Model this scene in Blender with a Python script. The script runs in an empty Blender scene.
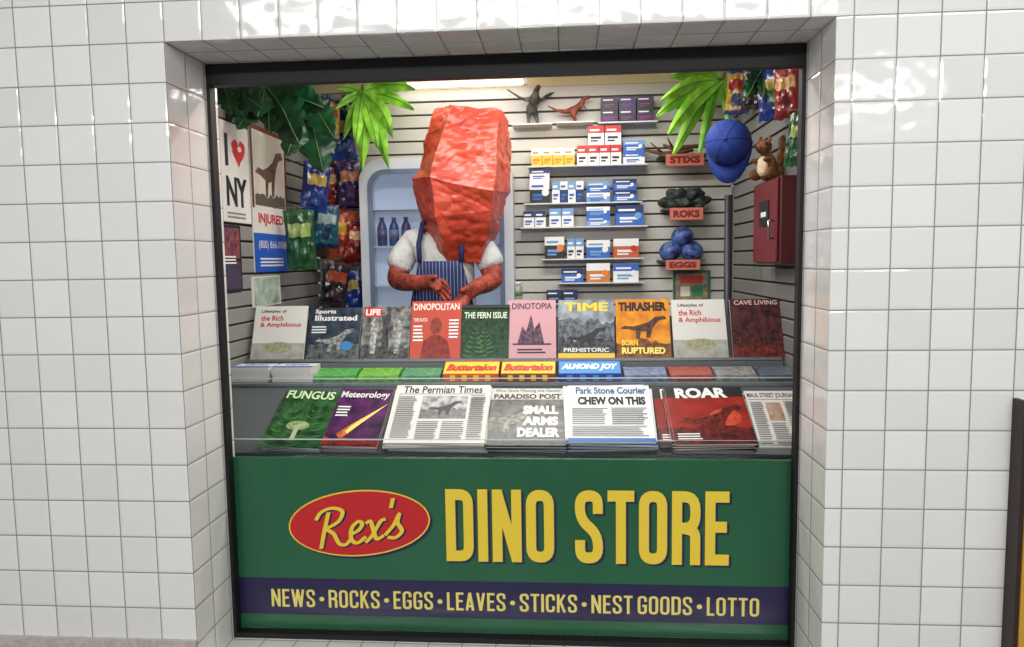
import bpy, math, random
from mathutils import Vector, Matrix, Euler, noise
random.seed(4)
sc=bpy.context.scene
try:
    sc.view_settings.view_transform='Standard'
except Exception: pass
# ---------------------------------------------------------------- camera (single view metrology)
F=720.0; CAM=Vector((0,-2.0,1.55))
def RR(a): return Matrix.Rotation(a[0],3,'Z')@Matrix.Rotation(math.pi/2+a[1],3,'X')@Matrix.Rotation(a[2],3,'Z')
def ray(R,px,py,y):
    d=R@Vector(((px-512)/F,(323.5-py)/F,-1)); t=(y-CAM.y)/d.y
    return CAM.x+t*d.x, CAM.z+t*d.z
def res(a):
    R=RR(a)
    return [ray(R,165,43,0)[0]-ray(R,197,647,0)[0], ray(R,838,15,0)[0]-ray(R,820,647,0)[0],
            ray(R,165,43,0)[1]-ray(R,838,15,0)[1], ray(R,228,458,.24)[1]-ray(R,797,460,.24)[1],
            ray(R,233,578,.24)[1]-ray(R,795,588,.24)[1]]
import numpy as np
a=np.array([.075,-.09,0.0])
for it in range(12):
    r0=np.array(res(a)); J=np.zeros((5,3))
    for k in range(3):
        b=a.copy(); b[k]+=1e-5; J[:,k]=(np.array(res(b))-r0)/1e-5
    a=a-np.linalg.lstsq(J,r0,rcond=None)[0]
R3=RR(a)
def P(px,py,y): return ray(R3,px,py,y)
def PW(px,py,X):
    d=R3@Vector(((px-512)/F,(323.5-py)/F,-1)); t=(X-CAM.x)/d.x
    return CAM.y+t*d.y, CAM.z+t*d.z
cd=bpy.data.cameras.new('camera'); co=bpy.data.objects.new('camera',cd); sc.collection.objects.link(co)
co.matrix_world=Matrix.Translation(CAM)@R3.to_4x4(); cd.sensor_width=36; cd.lens=F/1024*36; cd.clip_start=.01
sc.camera=co
# ---------------------------------------------------------------- materials
def lin(c): 
    c=c/255.0
    return c/12.92 if c<=.04045 else ((c+.055)/1.055)**2.4
_mc={}
def C(r,g,b,rough=.45,metal=0.,em=0.,c2=None,scale=20,bump=0.,soft=.08,dist=.01):
    k=(r,g,b,rough,metal,em,c2,scale,bump,soft,dist)
    if k in _mc: return _mc[k]
    m=bpy.data.materials.new('mat_%d_%d_%d'%(r,g,b)); m.use_nodes=True; nt=m.node_tree; p=nt.nodes['Principled BSDF']
    col=(lin(r),lin(g),lin(b),1); p.inputs['Base Color'].default_value=col
    p.inputs['Roughness'].default_value=rough; p.inputs['Metallic'].default_value=metal
    if em: p.inputs['Emission Color'].default_value=col; p.inputs['Emission Strength'].default_value=em
    if c2 or bump:
        tc=nt.nodes.new('ShaderNodeTexCoord'); n=nt.nodes.new('ShaderNodeTexNoise'); n.inputs['Scale'].default_value=scale; n.inputs['Detail'].default_value=7
        nt.links.new(tc.outputs['Object'],n.inputs['Vector'])
        if c2:
            cr=nt.nodes.new('ShaderNodeValToRGB'); cr.color_ramp.elements[0].position=.5-soft; cr.color_ramp.elements[1].position=.5+soft
            cr.color_ramp.elements[0].color=col; cr.color_ramp.elements[1].color=(lin(c2[0]),lin(c2[1]),lin(c2[2]),1)
            nt.links.new(n.outputs['Fac'],cr.inputs['Fac']); nt.links.new(cr.outputs['Color'],p.inputs['Base Color'])
        if bump:
            bm=nt.nodes.new('ShaderNodeBump'); bm.inputs['Strength'].default_value=bump; bm.inputs['Distance'].default_value=dist
            nt.links.new(n.outputs['Fac'],bm.inputs['Height']); nt.links.new(bm.outputs['Normal'],p.inputs['Normal'])
    _mc[k]=m; return m
def glassmat(name,tint,ior=1.5,rough=0.):
    m=bpy.data.materials.new(name); m.use_nodes=True; nt=m.node_tree; nt.nodes.clear()
    o=nt.nodes.new('ShaderNodeOutputMaterial'); mx=nt.nodes.new('ShaderNodeMixShader'); t=nt.nodes.new('ShaderNodeBsdfTransparent'); g=nt.nodes.new('ShaderNodeBsdfGlossy'); f=nt.nodes.new('ShaderNodeFresnel')
    f.inputs['IOR'].default_value=ior; t.inputs['Color'].default_value=(*tint,1); g.inputs['Roughness'].default_value=rough
    nt.links.new(f.outputs[0],mx.inputs[0]); nt.links.new(t.outputs[0],mx.inputs[1]); nt.links.new(g.outputs[0],mx.inputs[2]); nt.links.new(mx.outputs[0],o.inputs[0]); return m
def tilemat(name,ts,c1,c2,cm,mort,ox=0,oz=0,rough=.08,wav=2.0):
    m=bpy.data.materials.new(name); m.use_nodes=True; nt=m.node_tree; p=nt.nodes['Principled BSDF']; N=nt.nodes.new; L=nt.links.new
    tc=N('ShaderNodeTexCoord'); sx=N('ShaderNodeSeparateXYZ'); L(tc.outputs['Object'],sx.inputs[0])
    ge=N('ShaderNodeNewGeometry'); ab=N('ShaderNodeVectorMath'); ab.operation='ABSOLUTE'; L(ge.outputs['True Normal'],ab.inputs[0]); sn=N('ShaderNodeSeparateXYZ'); L(ab.outputs[0],sn.inputs[0])
    def mixf(f,a_,b_):
        x=N('ShaderNodeMix'); x.data_type='FLOAT'; L(f,x.inputs[0]); L(a_,x.inputs[2]); L(b_,x.inputs[3]); return x.outputs[0]
    def addv(s,v):
        x=N('ShaderNodeMath'); x.operation='SUBTRACT'; L(s,x.inputs[0]); x.inputs[1].default_value=v; return x.outputs[0]
    X=addv(sx.outputs[0],ox); Z=addv(sx.outputs[2],oz); Y=sx.outputs[1]
    u=mixf(sn.outputs[0],X,Y); v=mixf(sn.outputs[2],Z,Y)
    cb=N('ShaderNodeCombineXYZ'); L(u,cb.inputs[0]); L(v,cb.inputs[1])
    def brick(ms,sm):
        br=N('ShaderNodeTexBrick'); br.offset=0; br.squash=1; L(cb.outputs[0],br.inputs['Vector'])
        for k,vv in (('Scale',1),('Brick Width',ts),('Row Height',ts),('Mortar Size',ms),('Mortar Smooth',sm),('Bias',0)): br.inputs[k].default_value=vv
        return br
    br=brick(mort,.4); br2=brick(mort*4,1.0)
    br.inputs['Color1'].default_value=(*c1,1); br.inputs['Color2'].default_value=(*c2,1); br.inputs['Mortar'].default_value=(*cm,1)
    L(br.outputs['Color'],p.inputs['Base Color'])
    nz=N('ShaderNodeTexNoise'); nz.inputs['Scale'].default_value=13; nz.inputs['Detail'].default_value=1; L(cb.outputs[0],nz.inputs['Vector'])
    ml=N('ShaderNodeMath'); ml.operation='MULTIPLY_ADD'; L(br2.outputs['Fac'],ml.inputs[0]); ml.inputs[1].default_value=-1.
    m2=N('ShaderNodeMath'); m2.operation='MULTIPLY'; L(nz.outputs['Fac'],m2.inputs[0]); m2.inputs[1].default_value=wav; L(m2.outputs[0],ml.inputs[2])
    bp=N('ShaderNodeBump'); bp.inputs['Strength'].default_value=.5; bp.inputs['Distance'].default_value=.0022; L(ml.outputs[0],bp.inputs['Height']); L(bp.outputs[0],p.inputs['Normal'])
    p.inputs['Roughness'].default_value=rough; return m
def stripemat(name,ca,cb_,freq,th,axis=0):
    m=bpy.data.materials.new(name); m.use_nodes=True; nt=m.node_tree; p=nt.nodes['Principled BSDF']; N=nt.nodes.new; L=nt.links.new
    tc=N('ShaderNodeTexCoord'); sx=N('ShaderNodeSeparateXYZ'); L(tc.outputs['Object'],sx.inputs[0])
    a1=N('ShaderNodeMath'); a1.operation='MULTIPLY'; L(sx.outputs[axis],a1.inputs[0]); a1.inputs[1].default_value=freq
    a2=N('ShaderNodeMath'); a2.operation='FRACT'; L(a1.outputs[0],a2.inputs[0])
    a3=N('ShaderNodeMath'); a3.operation='GREATER_THAN'; L(a2.outputs[0],a3.inputs[0]); a3.inputs[1].default_value=th
    mx=N('ShaderNodeMix'); mx.data_type='RGBA'; L(a3.outputs[0],mx.inputs[0]); mx.inputs[6].default_value=(*[lin(x) for x in ca],1); mx.inputs[7].default_value=(*[lin(x) for x in cb_],1)
    L(mx.outputs[2],p.inputs['Base Color']); p.inputs['Roughness'].default_value=.8; return m
BLACK=C(18,18,20); WHITE=C(235,235,232); PAPER=C(222,220,214,.5); DK=C(34,34,38); INK=C(30,30,32,.6); TXT=C(130,130,130,.6)
YEL=C(240,205,50); RED=C(200,40,40); BLUE=C(40,90,190); ORG=C(235,130,40); CREAM=C(216,204,160,.7)
# ---------------------------------------------------------------- mesh builder
_tc={}
def textmesh(s,bold,shear):
    k=(s,bold,shear)
    if k in _tc: return _tc[k]
    cu=bpy.data.curves.new('t','FONT'); cu.body=s; cu.size=1; cu.offset=bold; cu.shear=shear; cu.resolution_u=3; cu.fill_mode='FRONT'
    o=bpy.data.objects.new('t',cu); sc.collection.objects.link(o); bpy.context.view_layer.update()
    me=bpy.data.meshes.new_from_object(o.evaluated_get(bpy.context.evaluated_depsgraph_get()))
    vs=[tuple(v.co) for v in me.vertices]; fs=[tuple(p.vertices) for p in me.polygons]
    bpy.data.objects.remove(o); bpy.data.curves.remove(cu); bpy.data.meshes.remove(me)
    _tc[k]=(vs,fs); return _tc[k]
def glyph(ch,w=.42,t=.135):
    a=t/2;R=w-a;T=1-a;Bm=a
    G={'O':(w,[('c',[(a,Bm,1),(R,Bm,1),(R,T,1),(a,T,1)])]),
       'D':(w,[('c',[(a,Bm,0),(R,Bm,1),(R,T,1),(a,T,0)])]),
       'C':(w,[('o',[(R,.66,0),(R,T,1),(a,T,1),(a,Bm,1),(R,Bm,1),(R,.34,0)])]),
       'G':(w,[('o',[(R,.68,0),(R,T,1),(a,T,1),(a,Bm,1),(R,Bm,1),(R,.5,0)]),('o',[(w*.5,.46,0),(w,.46,0)])]),
       'S':(w,[('o',[(R,.68,0),(R,T,1),(a,T,1),(a,.6,1),(R,.4,1),(R,Bm,1),(a,Bm,1),(a,.32,0)])]),
       'T':(w*.95,[('o',[(0,T,0),(w*.95,T,0)]),('o',[(w*.475,0,0),(w*.475,1,0)])]),
       'R':(w,[('o',[(a,0,0),(a,1,0)]),('o',[(0,T,0),(R,T,1),(R,.5,1),(0,.5,0)]),('o',[(w*.4,.5,0),(R,.46,1),(R,0,0)])]),
       'E':(w*.84,[('o',[(a,0,0),(a,1,0)]),('o',[(0,T,0),(w*.84,T,0)]),('o',[(0,Bm,0),(w*.84,Bm,0)]),('o',[(0,.52,0),(w*.76,.52,0)])]),
       'L':(w*.8,[('o',[(a,0,0),(a,1,0)]),('o',[(0,Bm,0),(w*.8,Bm,0)])]),
       'N':(w*1.05,[('o',[(a,0,0),(a,1,0)]),('o',[(w*1.05-a,0,0),(w*1.05-a,1,0)]),('o',[(a,1,0),(w*1.05-a,0,0)])]),
       'I':(t,[('o',[(a,0,0),(a,1,0)])]),
       'K':(w,[('o',[(a,0,0),(a,1,0)]),('o',[(a,.4,0),(R,1,0)]),('o',[(w*.4,.58,0),(R,0,0)])]),
       'A':(w,[('o',[(a,0,0),(w/2,1,0)]),('o',[(w-a,0,0),(w/2,1,0)]),('o',[(a,.25,0),(w-a,.25,0)])]),
       'V':(w,[('o',[(a,1,0),(w/2,0,0)]),('o',[(w-a,1,0),(w/2,0,0)])]),
       'W':(.64,[('o',[(a,1,0),(.19,0,0)]),('o',[(.19,0,0),(.32,1,0)]),('o',[(.32,1,0),(.45,0,0)]),('o',[(.45,0,0),(.64-a,1,0)])])}
    return G.get(ch)
def fillet(pts,closed,r):
    out=[];n=len(pts)
    for i,(x,y,f) in enumerate(pts):
        if not f or (not closed and i in (0,n-1)): out.append(Vector((x,y))); continue
        p=Vector((x,y)); q0=Vector(pts[i-1][:2]); q1=Vector(pts[(i+1)%n][:2])
        rr=min(r,(q0-p).length/2,(q1-p).length/2); A=p+(q0-p).normalized()*rr; Bq=p+(q1-p).normalized()*rr
        for k in range(6):
            s=k/5; out.append(A*(1-s)**2+p*2*s*(1-s)+Bq*s*s)
    res_=[out[0]]
    for q in out[1:]:
        if (q-res_[-1]).length>1e-5: res_.append(q)
    if closed and (res_[0]-res_[-1]).length<1e-5: res_.pop()
    return res_
def stroke(pts,t,closed=False):
    n=len(pts); L=[];Rr_=[]
    for i,p in enumerate(pts):
        a_=pts[i-1] if (i>0 or closed) else None; b_=pts[(i+1)%n] if (i<n-1 or closed) else None
        d0=(p-a_).normalized() if a_ is not None else None; d1_=(b_-p).normalized() if b_ is not None else None
        if d0 is None: d0=d1_
        if d1_ is None: d1_=d0
        n0=Vector((-d0.y,d0.x)); n1_=Vector((-d1_.y,d1_.x)); m=(n0+n1_); 
        m=m.normalized() if m.length>1e-4 else n0
        k=min(1/max(m.dot(n0),.3),1.5); L.append(p+m*t/2*k); Rr_.append(p-m*t/2*k)
    vs=L+Rr_; fs=[(i,i+1,n+i+1,n+i) for i in range(n-1)]
    if closed: fs.append((n-1,0,n,2*n-1))
    return vs,fs
def condensed(s,t=.135,gap=.085,space=.2):
    vs=[];fs=[];x=0
    for ch in s:
        if ch==' ': x+=space; continue
        if ch=='•':
            m0=len(vs); vs+=[(x+.1+.12*math.cos(k*math.pi/8),.47+.13*math.sin(k*math.pi/8),0) for k in range(16)]; fs.append(tuple(range(m0,m0+16))); x+=.2+gap; continue
        w,ps=glyph(ch,.42,t)
        for li,(c,pt) in enumerate(ps):
            q=fillet(pt,c=='c',.17); v,f=stroke(q,t,c=='c'); m0=len(vs)
            vs+=[(min(max(p.x,0),w)+x,min(max(p.y,0),1),li) for p in v]; fs+=[tuple(m0+i for i in k) for k in f]
        x+=w+gap
    return vs,fs
def meta(o,label=None,category=None,group=None,kind=None):
    if label: o['label']=label
    if category: o['category']=category
    if group: o['group']=group
    if kind: o['kind']=kind
    return o
class B:
    def __init__(s): s.v=[];s.f=[];s.m=[];s.mats=[]
    def add(s,vs,fs,m,M=None):
        if m not in s.mats: s.mats.append(m)
        i=s.mats.index(m); n=len(s.v)
        s.v+=[(M@Vector(q)) if M is not None else Vector(q) for q in vs]
        s.f+=[tuple(n+j for j in q) for q in fs]; s.m+=[i]*len(fs); return s
    def box(s,x0,x1,y0,y1,z0,z1,m,M=None):
        return s.add([(x0,y0,z0),(x1,y0,z0),(x1,y1,z0),(x0,y1,z0),(x0,y0,z1),(x1,y0,z1),(x1,y1,z1),(x0,y1,z1)],
          [(0,3,2,1),(4,5,6,7),(0,1,5,4),(1,2,6,5),(2,3,7,6),(3,0,4,7)],m,M)
    def poly(s,pts,y,m,M=None): return s.add([(p[0],y,p[1]) for p in pts],[tuple(range(len(pts)))],m,M)
    def ring(s,A,Bn,y0,y1,m,M=None):
        n=len(A); vs=[(p[0],y0,p[1]) for p in A]+[(p[0],y0,p[1]) for p in Bn]+[(p[0],y1,p[1]) for p in A]+[(p[0],y1,p[1]) for p in Bn]; fs=[]
        for i in range(n):
            j=(i+1)%n; fs+=[(i,j,n+j,n+i),(2*n+i,2*n+j,3*n+j,3*n+i),(i,j,2*n+j,2*n+i),(n+i,n+j,3*n+j,3*n+i)]
        return s.add(vs,fs,m,M)
    def lathe(s,prof,m,M=None,n=20):
        vs=[];fs=[]
        for r,z in prof:
            for k in range(n):
                t=2*math.pi*k/n; vs.append((r*math.cos(t),r*math.sin(t),z))
        for i in range(len(prof)-1):
            for k in range(n):
                j=(k+1)%n; fs.append((i*n+k,i*n+j,(i+1)*n+j,(i+1)*n+k))
        fs+=[tuple(range(n))[::-1],tuple(range((len(prof)-1)*n,len(prof)*n))]
        return s.add(vs,fs,m,M)
    def tube(s,pts,rs,m,n=8,M=None):
        vs=[];fs=[]; pts=[Vector(p) for p in pts]
        for i,p in enumerate(pts):
            d=(pts[min(i+1,len(pts)-1)]-pts[max(i-1,0)]).normalized(); u=d.orthogonal().normalized() if i==0 else (u-d*u.dot(d)).normalized(); w=d.cross(u)
            r=rs[i] if isinstance(rs,(list,tuple)) else rs
            for k in range(n):
                t=2*math.pi*k/n; vs.append(tuple(p+u*r*math.cos(t)+w*r*math.sin(t)))
        for i in range(len(pts)-1):
            for k in range(n):
                j=(k+1)%n; fs.append((i*n+k,i*n+j,(i+1)*n+j,(i+1)*n+k))
        fs+=[tuple(range(n))[::-1],tuple(range((len(pts)-1)*n,len(pts)*n))]
        return s.add(vs,fs,m,M)
    def flat2d(s,vf,x0,z0,x1,z1,y,m,M=None,ly=.00012):
        vs,fs=vf; a0=min(v[0] for v in vs);a1=max(v[0] for v in vs);b0=min(v[1] for v in vs);b1=max(v[1] for v in vs)
        return s.add([(x0+(v[0]-a0)/(a1-a0)*(x1-x0),y-ly*v[2],z0+(v[1]-b0)/(b1-b0)*(z1-z0)) for v in vs],fs,m,M)
    def text(s,t,x0,z0,x1,z1,y,m,bold=.0,shear=0,M=None):
        return s.flat2d(textmesh(t,bold,shear),x0,z0,x1,z1,y,m,M,0)
    def ell(s,c,r,m,n=16,k=10,M=None):
        prof=[(math.sin(math.pi*i/k)*1.0 if 0<i<k else .01,-math.cos(math.pi*i/k)) for i in range(k+1)]
        MM=Matrix.Translation(Vector(c))@Matrix.Diagonal((*r,1))
        return s.lathe(prof,m,(M@MM) if M is not None else MM,n)
    def done(s,name,par=None,loc=(0,0,0),rot=(0,0,0),smooth=False,bevel=0,**kw):
        me=bpy.data.meshes.new(name); me.from_pydata([tuple(v) for v in s.v],[],s.f)
        for m in s.mats: me.materials.append(m)
        for p,i in zip(me.polygons,s.m): p.material_index=i; p.use_smooth=smooth
        me.update(); o=bpy.data.objects.new(name,me); sc.collection.objects.link(o)
        if par: o.parent=par
        o.location=loc; o.rotation_euler=rot
        if bevel:
            b=o.modifiers.new('Bevel','BEVEL'); b.width=bevel; b.segments=2; b.limit_method='ANGLE'
        return meta(o,**kw)
def empty(name,loc=(0,0,0),rot=(0,0,0),**kw):
    o=bpy.data.objects.new(name,None); o.empty_display_size=.05; sc.collection.objects.link(o); o.location=loc; o.rotation_euler=rot; return meta(o,**kw)
def dup(o,loc,rot=None,label=None):
    n=o.copy(); sc.collection.objects.link(n); n.location=loc
    if rot is not None: n.rotation_euler=rot
    if label: n['label']=label
    for ch in o.children:
        c=ch.copy(); sc.collection.objects.link(c); c.parent=n
    return n
def skin(name,verts,edges,rad,mat,par=None,sub=2,loc=(0,0,0),rot=(0,0,0),**kw):
    me=bpy.data.meshes.new(name); me.from_pydata(verts,edges,[]); me.materials.append(mat); o=bpy.data.objects.new(name,me); sc.collection.objects.link(o)
    sk=o.modifiers.new('Skin','SKIN'); sk.use_smooth_shade=True
    for i,r in enumerate(rad):
        r=r if isinstance(r,tuple) else (r,r)
        me.skin_vertices[0].data[i].radius=r
    me.skin_vertices[0].data[0].use_root=True
    if sub: s=o.modifiers.new('Sub','SUBSURF'); s.levels=sub; s.render_levels=sub
    if par: o.parent=par
    o.location=loc; o.rotation_euler=rot
    return meta(o,**kw)
def rrect(x0,x1,z0,z1,r,n=6):
    out=[]
    for cx,cz,a0 in ((x1-r,z1-r,0),(x0+r,z1-r,90),(x0+r,z0+r,180),(x1-r,z0+r,270)):
        for k in range(n+1):
            t=math.radians(a0+90*k/n); out.append((cx+r*math.cos(t),cz+r*math.sin(t)))
    return out
def ellipse(cx,cz,rx,rz,n=40): return [(cx+rx*math.cos(2*math.pi*k/n),cz+rz*math.sin(2*math.pi*k/n)) for k in range(n)]
# ---------------------------------------------------------------- main dimensions
xl=(P(165,43,0)[0]+P(197,647,0)[0])/2; xr=(P(838,15,0)[0]+P(820,647,0)[0])/2
zt=(P(165,43,0)[1]+P(838,15,0)[1])/2
zb=P(512,646,.22)[1]
GY=.24; XL=-1.34; XR=.87; YB=1.87; ZC=2.5; FL=.15
def X(px,py,y): return P(px,py,y)[0]
def Z(px,py,y): return P(px,py,y)[1]
# ---------------------------------------------------------------- lamps
def lampmat(n,s,c=(1,1,1)):
    m=bpy.data.materials.new(n); m.use_nodes=True; nt=m.node_tree; nt.nodes.clear(); o=nt.nodes.new('ShaderNodeOutputMaterial'); e_=nt.nodes.new('ShaderNodeEmission'); e_.inputs[0].default_value=(*c,1); e_.inputs[1].default_value=s; nt.links.new(e_.outputs[0],o.inputs[0]); return m
LM=lampmat('tube_glow_inside',9,(1,.98,.94)); LM2=lampmat('tube_glow_station',12,(1,.99,.96))
def lamp(x0,x1,y,z,m,label,r=.013):
    e=empty('fluorescent_lamp',((x0+x1)/2,y,z),label=label,category='lamp'); w=(x1-x0)/2
    B().box(-w,w,-.03,.03,.03,.05,WHITE).box(-w,-w+.02,-.02,.02,-.015,.03,WHITE).box(w-.02,w,-.02,.02,-.015,.03,WHITE).done('housing',par=e)
    B().tube([(-w+.02,0,0),(w-.02,0,0)],r,m,12).done('tube',par=e,smooth=True)
lamp(X(388,84,1.75),X(527,84,1.75),1.75,Z(455,84,1.75),LM,'short fluorescent tube above the cooler')
lamp(-1.0,.7,.5,ZC-.051,LM,'fluorescent tube fixed to the shop ceiling')
lamp(-4.0,-.3,-6.0,3.04,LM2,'long fluorescent tube on the station ceiling',.03)
lamp(-2.9,.1,-9.3,3.04,LM2,'long fluorescent tube on the far station ceiling',.03)
def area(name,loc,rot,sx,sy_,e,c=(1,1,1)):
    l=bpy.data.lights.new(name,'AREA'); l.shape='RECTANGLE'; l.size=sx; l.size_y=sy_; l.energy=e; l.color=c; o=bpy.data.objects.new(name,l); sc.collection.objects.link(o); o.location=loc; o.rotation_euler=rot
area('shop_light',(-.2,.66,ZC-.07),(math.radians(14),0,0),1.2,.12,14.5,(1,.98,.94))
area('shop_light',(-.15,1.35,ZC-.03),(0,0,0),1.2,.12,9.5,(1,.98,.94))
area('station_light',(-.2,-2.4,3.05),(math.radians(25),0,0),3.6,.3,50,(1,.995,.98))
area('station_light',(2.0,-1.2,3.05),(math.radians(20),0,0),2.0,.12,12,(1,.995,.98))
area('station_light',(-2.1,-5.95,3.0),(math.radians(55),0,0),3.7,.08,80,(1,.995,.98))
area('station_light',(1.9,-5.0,3.0),(math.radians(55),0,0),2.6,.08,56,(1,.995,.98))  # added front light to brighten sign and wall, no tube belongs to it
wd=bpy.data.worlds.new('world'); sc.world=wd; wd.use_nodes=True; wd.node_tree.nodes['Background'].inputs[0].default_value=(.5,.5,.52,1); wd.node_tree.nodes['Background'].inputs[1].default_value=.45
# ---------------------------------------------------------------- room
TS=.11
TILE=tilemat('white_glazed_tile',TS,(.78,.78,.76),(.85,.85,.83),(.27,.26,.25),.0021,xl,zt)
b=B()
b.box(-3.6,xl,0,.3,0,3.1,TILE); b.box(xr,3.6,0,.3,0,3.1,TILE); b.box(xl,xr,0,.3,zt,3.1,TILE); b.box(xl,xr,0,.3,0,zb,TILE)
b.done('wall_front',kind='structure',label='white glazed square tile wall around the shop window')
zbase=P(60,636,0)[1]; BSM=C(196,192,184,.4,c2=(180,176,168),scale=60)
B().box(-3.6,xl-.001,-.012,0,0,zbase,BSM).box(xr+.001,3.6,-.012,0,0,zbase-.02,BSM).done('baseboard_front',kind='structure')
FLT=tilemat('station_floor_tile',.3,(.20,.19,.19),(.24,.23,.22),(.08,.08,.08),.004,0,0,.35,.4)
B().box(-3.6,3.6,-10,0,-.05,0,FLT).done('floor',kind='structure')
B().box(-3.6,3.6,-10,.3,3.1,3.15,C(190,190,188,.9)).done('ceiling',kind='structure')
B().box(XL,XR,.3,YB,FL-.05,FL,C(90,85,80,.7)).done('floor',kind='structure')
B().box(XL-.05,XR+.05,.3,YB+.05,ZC,ZC+.04,CREAM).done('ceiling',kind='structure')
GRV=C(76,73,66,.8)
def slat(x0,x1,z0,z1,M,name,top,SL,CRM):
    b=B(); b.box(x0,x1,.012,.05,z0,top or z1,GRV,M)
    if top: b.box(x0,x1,0,.012,z1,top,CRM,M)
    z=z1
    while z>z0:
        zz=max(z-.058,z0); b.add([(x0,.004,z),(x1,.004,z),(x1,0,z-.004),(x0,0,z-.004),(x1,0,zz),(x0,0,zz),(x1,.012,zz),(x0,.012,zz),(x1,.012,z),(x0,.012,z)],
          [(0,1,2,3),(3,2,4,5),(5,4,6,7),(9,8,1,0)],SL,M); z-=.068
    return b.done(name,kind='structure',label='cream slatwall panelling')
zsl=P(512,87,YB)[1]
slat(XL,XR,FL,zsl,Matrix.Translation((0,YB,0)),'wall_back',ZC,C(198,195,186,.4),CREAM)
slat(0,YB-.3,FL,zsl,Matrix.Translation((XL,.3,0))@Matrix.Rotation(math.pi/2,4,'Z'),'wall_left',ZC,C(136,135,131,.5),C(140,132,108,.7))  # side wall shade put into the colours, darker than the back wall
slat(0,YB-.3,FL,zsl,Matrix.Translation((XR,YB,0))@Matrix.Rotation(-math.pi/2,4,'Z'),'wall_right',ZC,C(124,123,120,.5),C(140,132,108,.7))  # same slatwall, its shade painted in as darker slat and band colours
ex,_=P(1014,520,-.03); zp=P(1019,400,-.03)[1]
B().box(ex,ex+.012,-.05,0,0,zp,C(50,36,34,.5)).box(ex+.012,ex+.05,-.054,0,0,zp-.1,C(205,155,50,.5)).done('trim_1',kind='structure',label='dark and yellow painted edge strip')
# ---------------------------------------------------------------- window frame
fm=C(13,12,13,.55); JW=.012; HD=.066
b=B(); b.box(xl+.001,xr-.001,.228,.262,zt-HD,zt-.002,fm); b.box(xl+.001,xl+JW,.228,.262,zb,zt-HD,fm); b.box(xr-JW,xr-.001,.228,.262,zb,zt-HD,fm); b.box(xl+JW,xr-JW,.228,.262,zb+.001,zb+.018,fm)
w=empty('window_1',(0,0,0),kind='structure',label='black metal framed shop window')
o=b.done('window_frame',par=w)
GL2=glassmat('clear_acrylic',(.93,.95,.96),1.6,.05)
# ---------------------------------------------------------------- shop sign
sy=.264
sg=empty('shop_sign',(0,sy,0),label='green shop sign board with yellow lettering below the window display',category='sign')
GRN=C(36,92,62,.2,c2=(38,97,66),scale=2); PUR=C(38,34,74,.25)
z0=Z(512,633,sy); z1=Z(512,459,sy); s0=Z(512,619,sy); s1=Z(512,582,sy)
B().box(xl+.004,xr-.004,0,.012,z0,z1,GRN).box(xl+.004,xr-.004,-.001,0,s0,s1,PUR).done('sign_board',par=sg)
YL=C(236,206,62,.5); YL2=C(230,214,116,.5)
b=B()
for t,p0,p1 in (('DINO',446,554),('STORE',575,729)):
    g=condensed(t,.15,.07); a0=X(p0,525,sy); a1=X(p1,525,sy); za=Z(590,563,sy); zc=Z(590,490,sy)
    b.flat2d(g,a0+.008,za-.007,a1+.008,zc-.007,-.0015,PUR); b.flat2d(g,a0,za,a1,zc,-.003,YL)
b.flat2d(condensed('NEWS • ROCKS • EGGS • LEAVES • STICKS • NEST GOODS • LOTTO',.125,.09,.14),X(272,600,sy),Z(512,611,sy),X(759,600,sy),Z(512,593,sy),-.003,YL2)
b.done('lettering',par=sg)
cx,cz=P(359,523,sy); rx=(X(430,523,sy)-X(288,523,sy))/2; rz=(Z(359,490,sy)-Z(359,556,sy))/2
b=B(); tilt=Matrix.Translation((cx,0,cz))@Matrix.Rotation(math.radians(-5),4,'Y')
b.poly(ellipse(.008,-.008,rx,rz),-.0015,PUR,tilt).poly(ellipse(0,0,rx,rz),-.0022,YL,tilt).poly(ellipse(0,0,rx-.005,rz-.005),-.003,C(196,36,42,.4),tilt)
def catmull(p,n=8):
    p=[Vector(q) for q in p]; q=[p[0]*2-p[1]]+p+[p[-1]*2-p[-2]]; out=[]
    for i in range(1,len(q)-2):
        for k in range(n):
            t=k/n; out.append(.5*((2*q[i])+(q[i+1]-q[i-1])*t+(2*q[i-1]-5*q[i]+4*q[i+1]-q[i+2])*t*t+(3*q[i]-q[i-1]-3*q[i+1]+q[i+2])*t**3))
    return out+[p[-1]]
script_=[[(.16,-.02),(.2,.4),(.27,.95)],[(.02,.78),(.12,.98),(.34,1.05),(.55,.92),(.48,.66),(.22,.5)],[(.24,.5),(.4,.34),(.52,.06),(.66,.0),(.76,.14)],
 [(.74,.26),(.9,.34),(.97,.5),(.88,.58),(.76,.42),(.77,.12),(.9,.0),(1.06,.14)],[(1.04,.5),(1.13,.54),(1.2,.3),(1.28,.04),(1.42,.1)],[(1.44,.54),(1.34,.5),(1.18,.14),(1.06,-.02)],
 [(1.56,1.08),(1.53,.82)],[(1.44,.1),(1.6,.34),(1.7,.62),(1.68,.4),(1.78,.16),(1.66,.0),(1.5,.04)]]
vs=[];fs=[]
for li,pl in enumerate(script_):
    v,f=stroke(catmull(pl),.085); m0=len(vs); hn=len(v)//2; vs+=[(q.x+q.y*.18,q.y,li*1.0+.9*(j%hn)/hn) for j,q in enumerate(v)]; fs+=[tuple(m0+i for i in k) for k in f]
ti2=tilt@Matrix.Rotation(math.radians(-4),4,'Y')
b.flat2d((vs,fs),-rx*.62+.005,-rz*.62-.005,rx*.62+.005,rz*.62-.005,-.0037,PUR,ti2); b.flat2d((vs,fs),-rx*.62,-rz*.62,rx*.62,rz*.62,-.0054,YL,ti2)
b.done('oval_emblem',par=sg,label='red oval with yellow border and script lettering')
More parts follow.
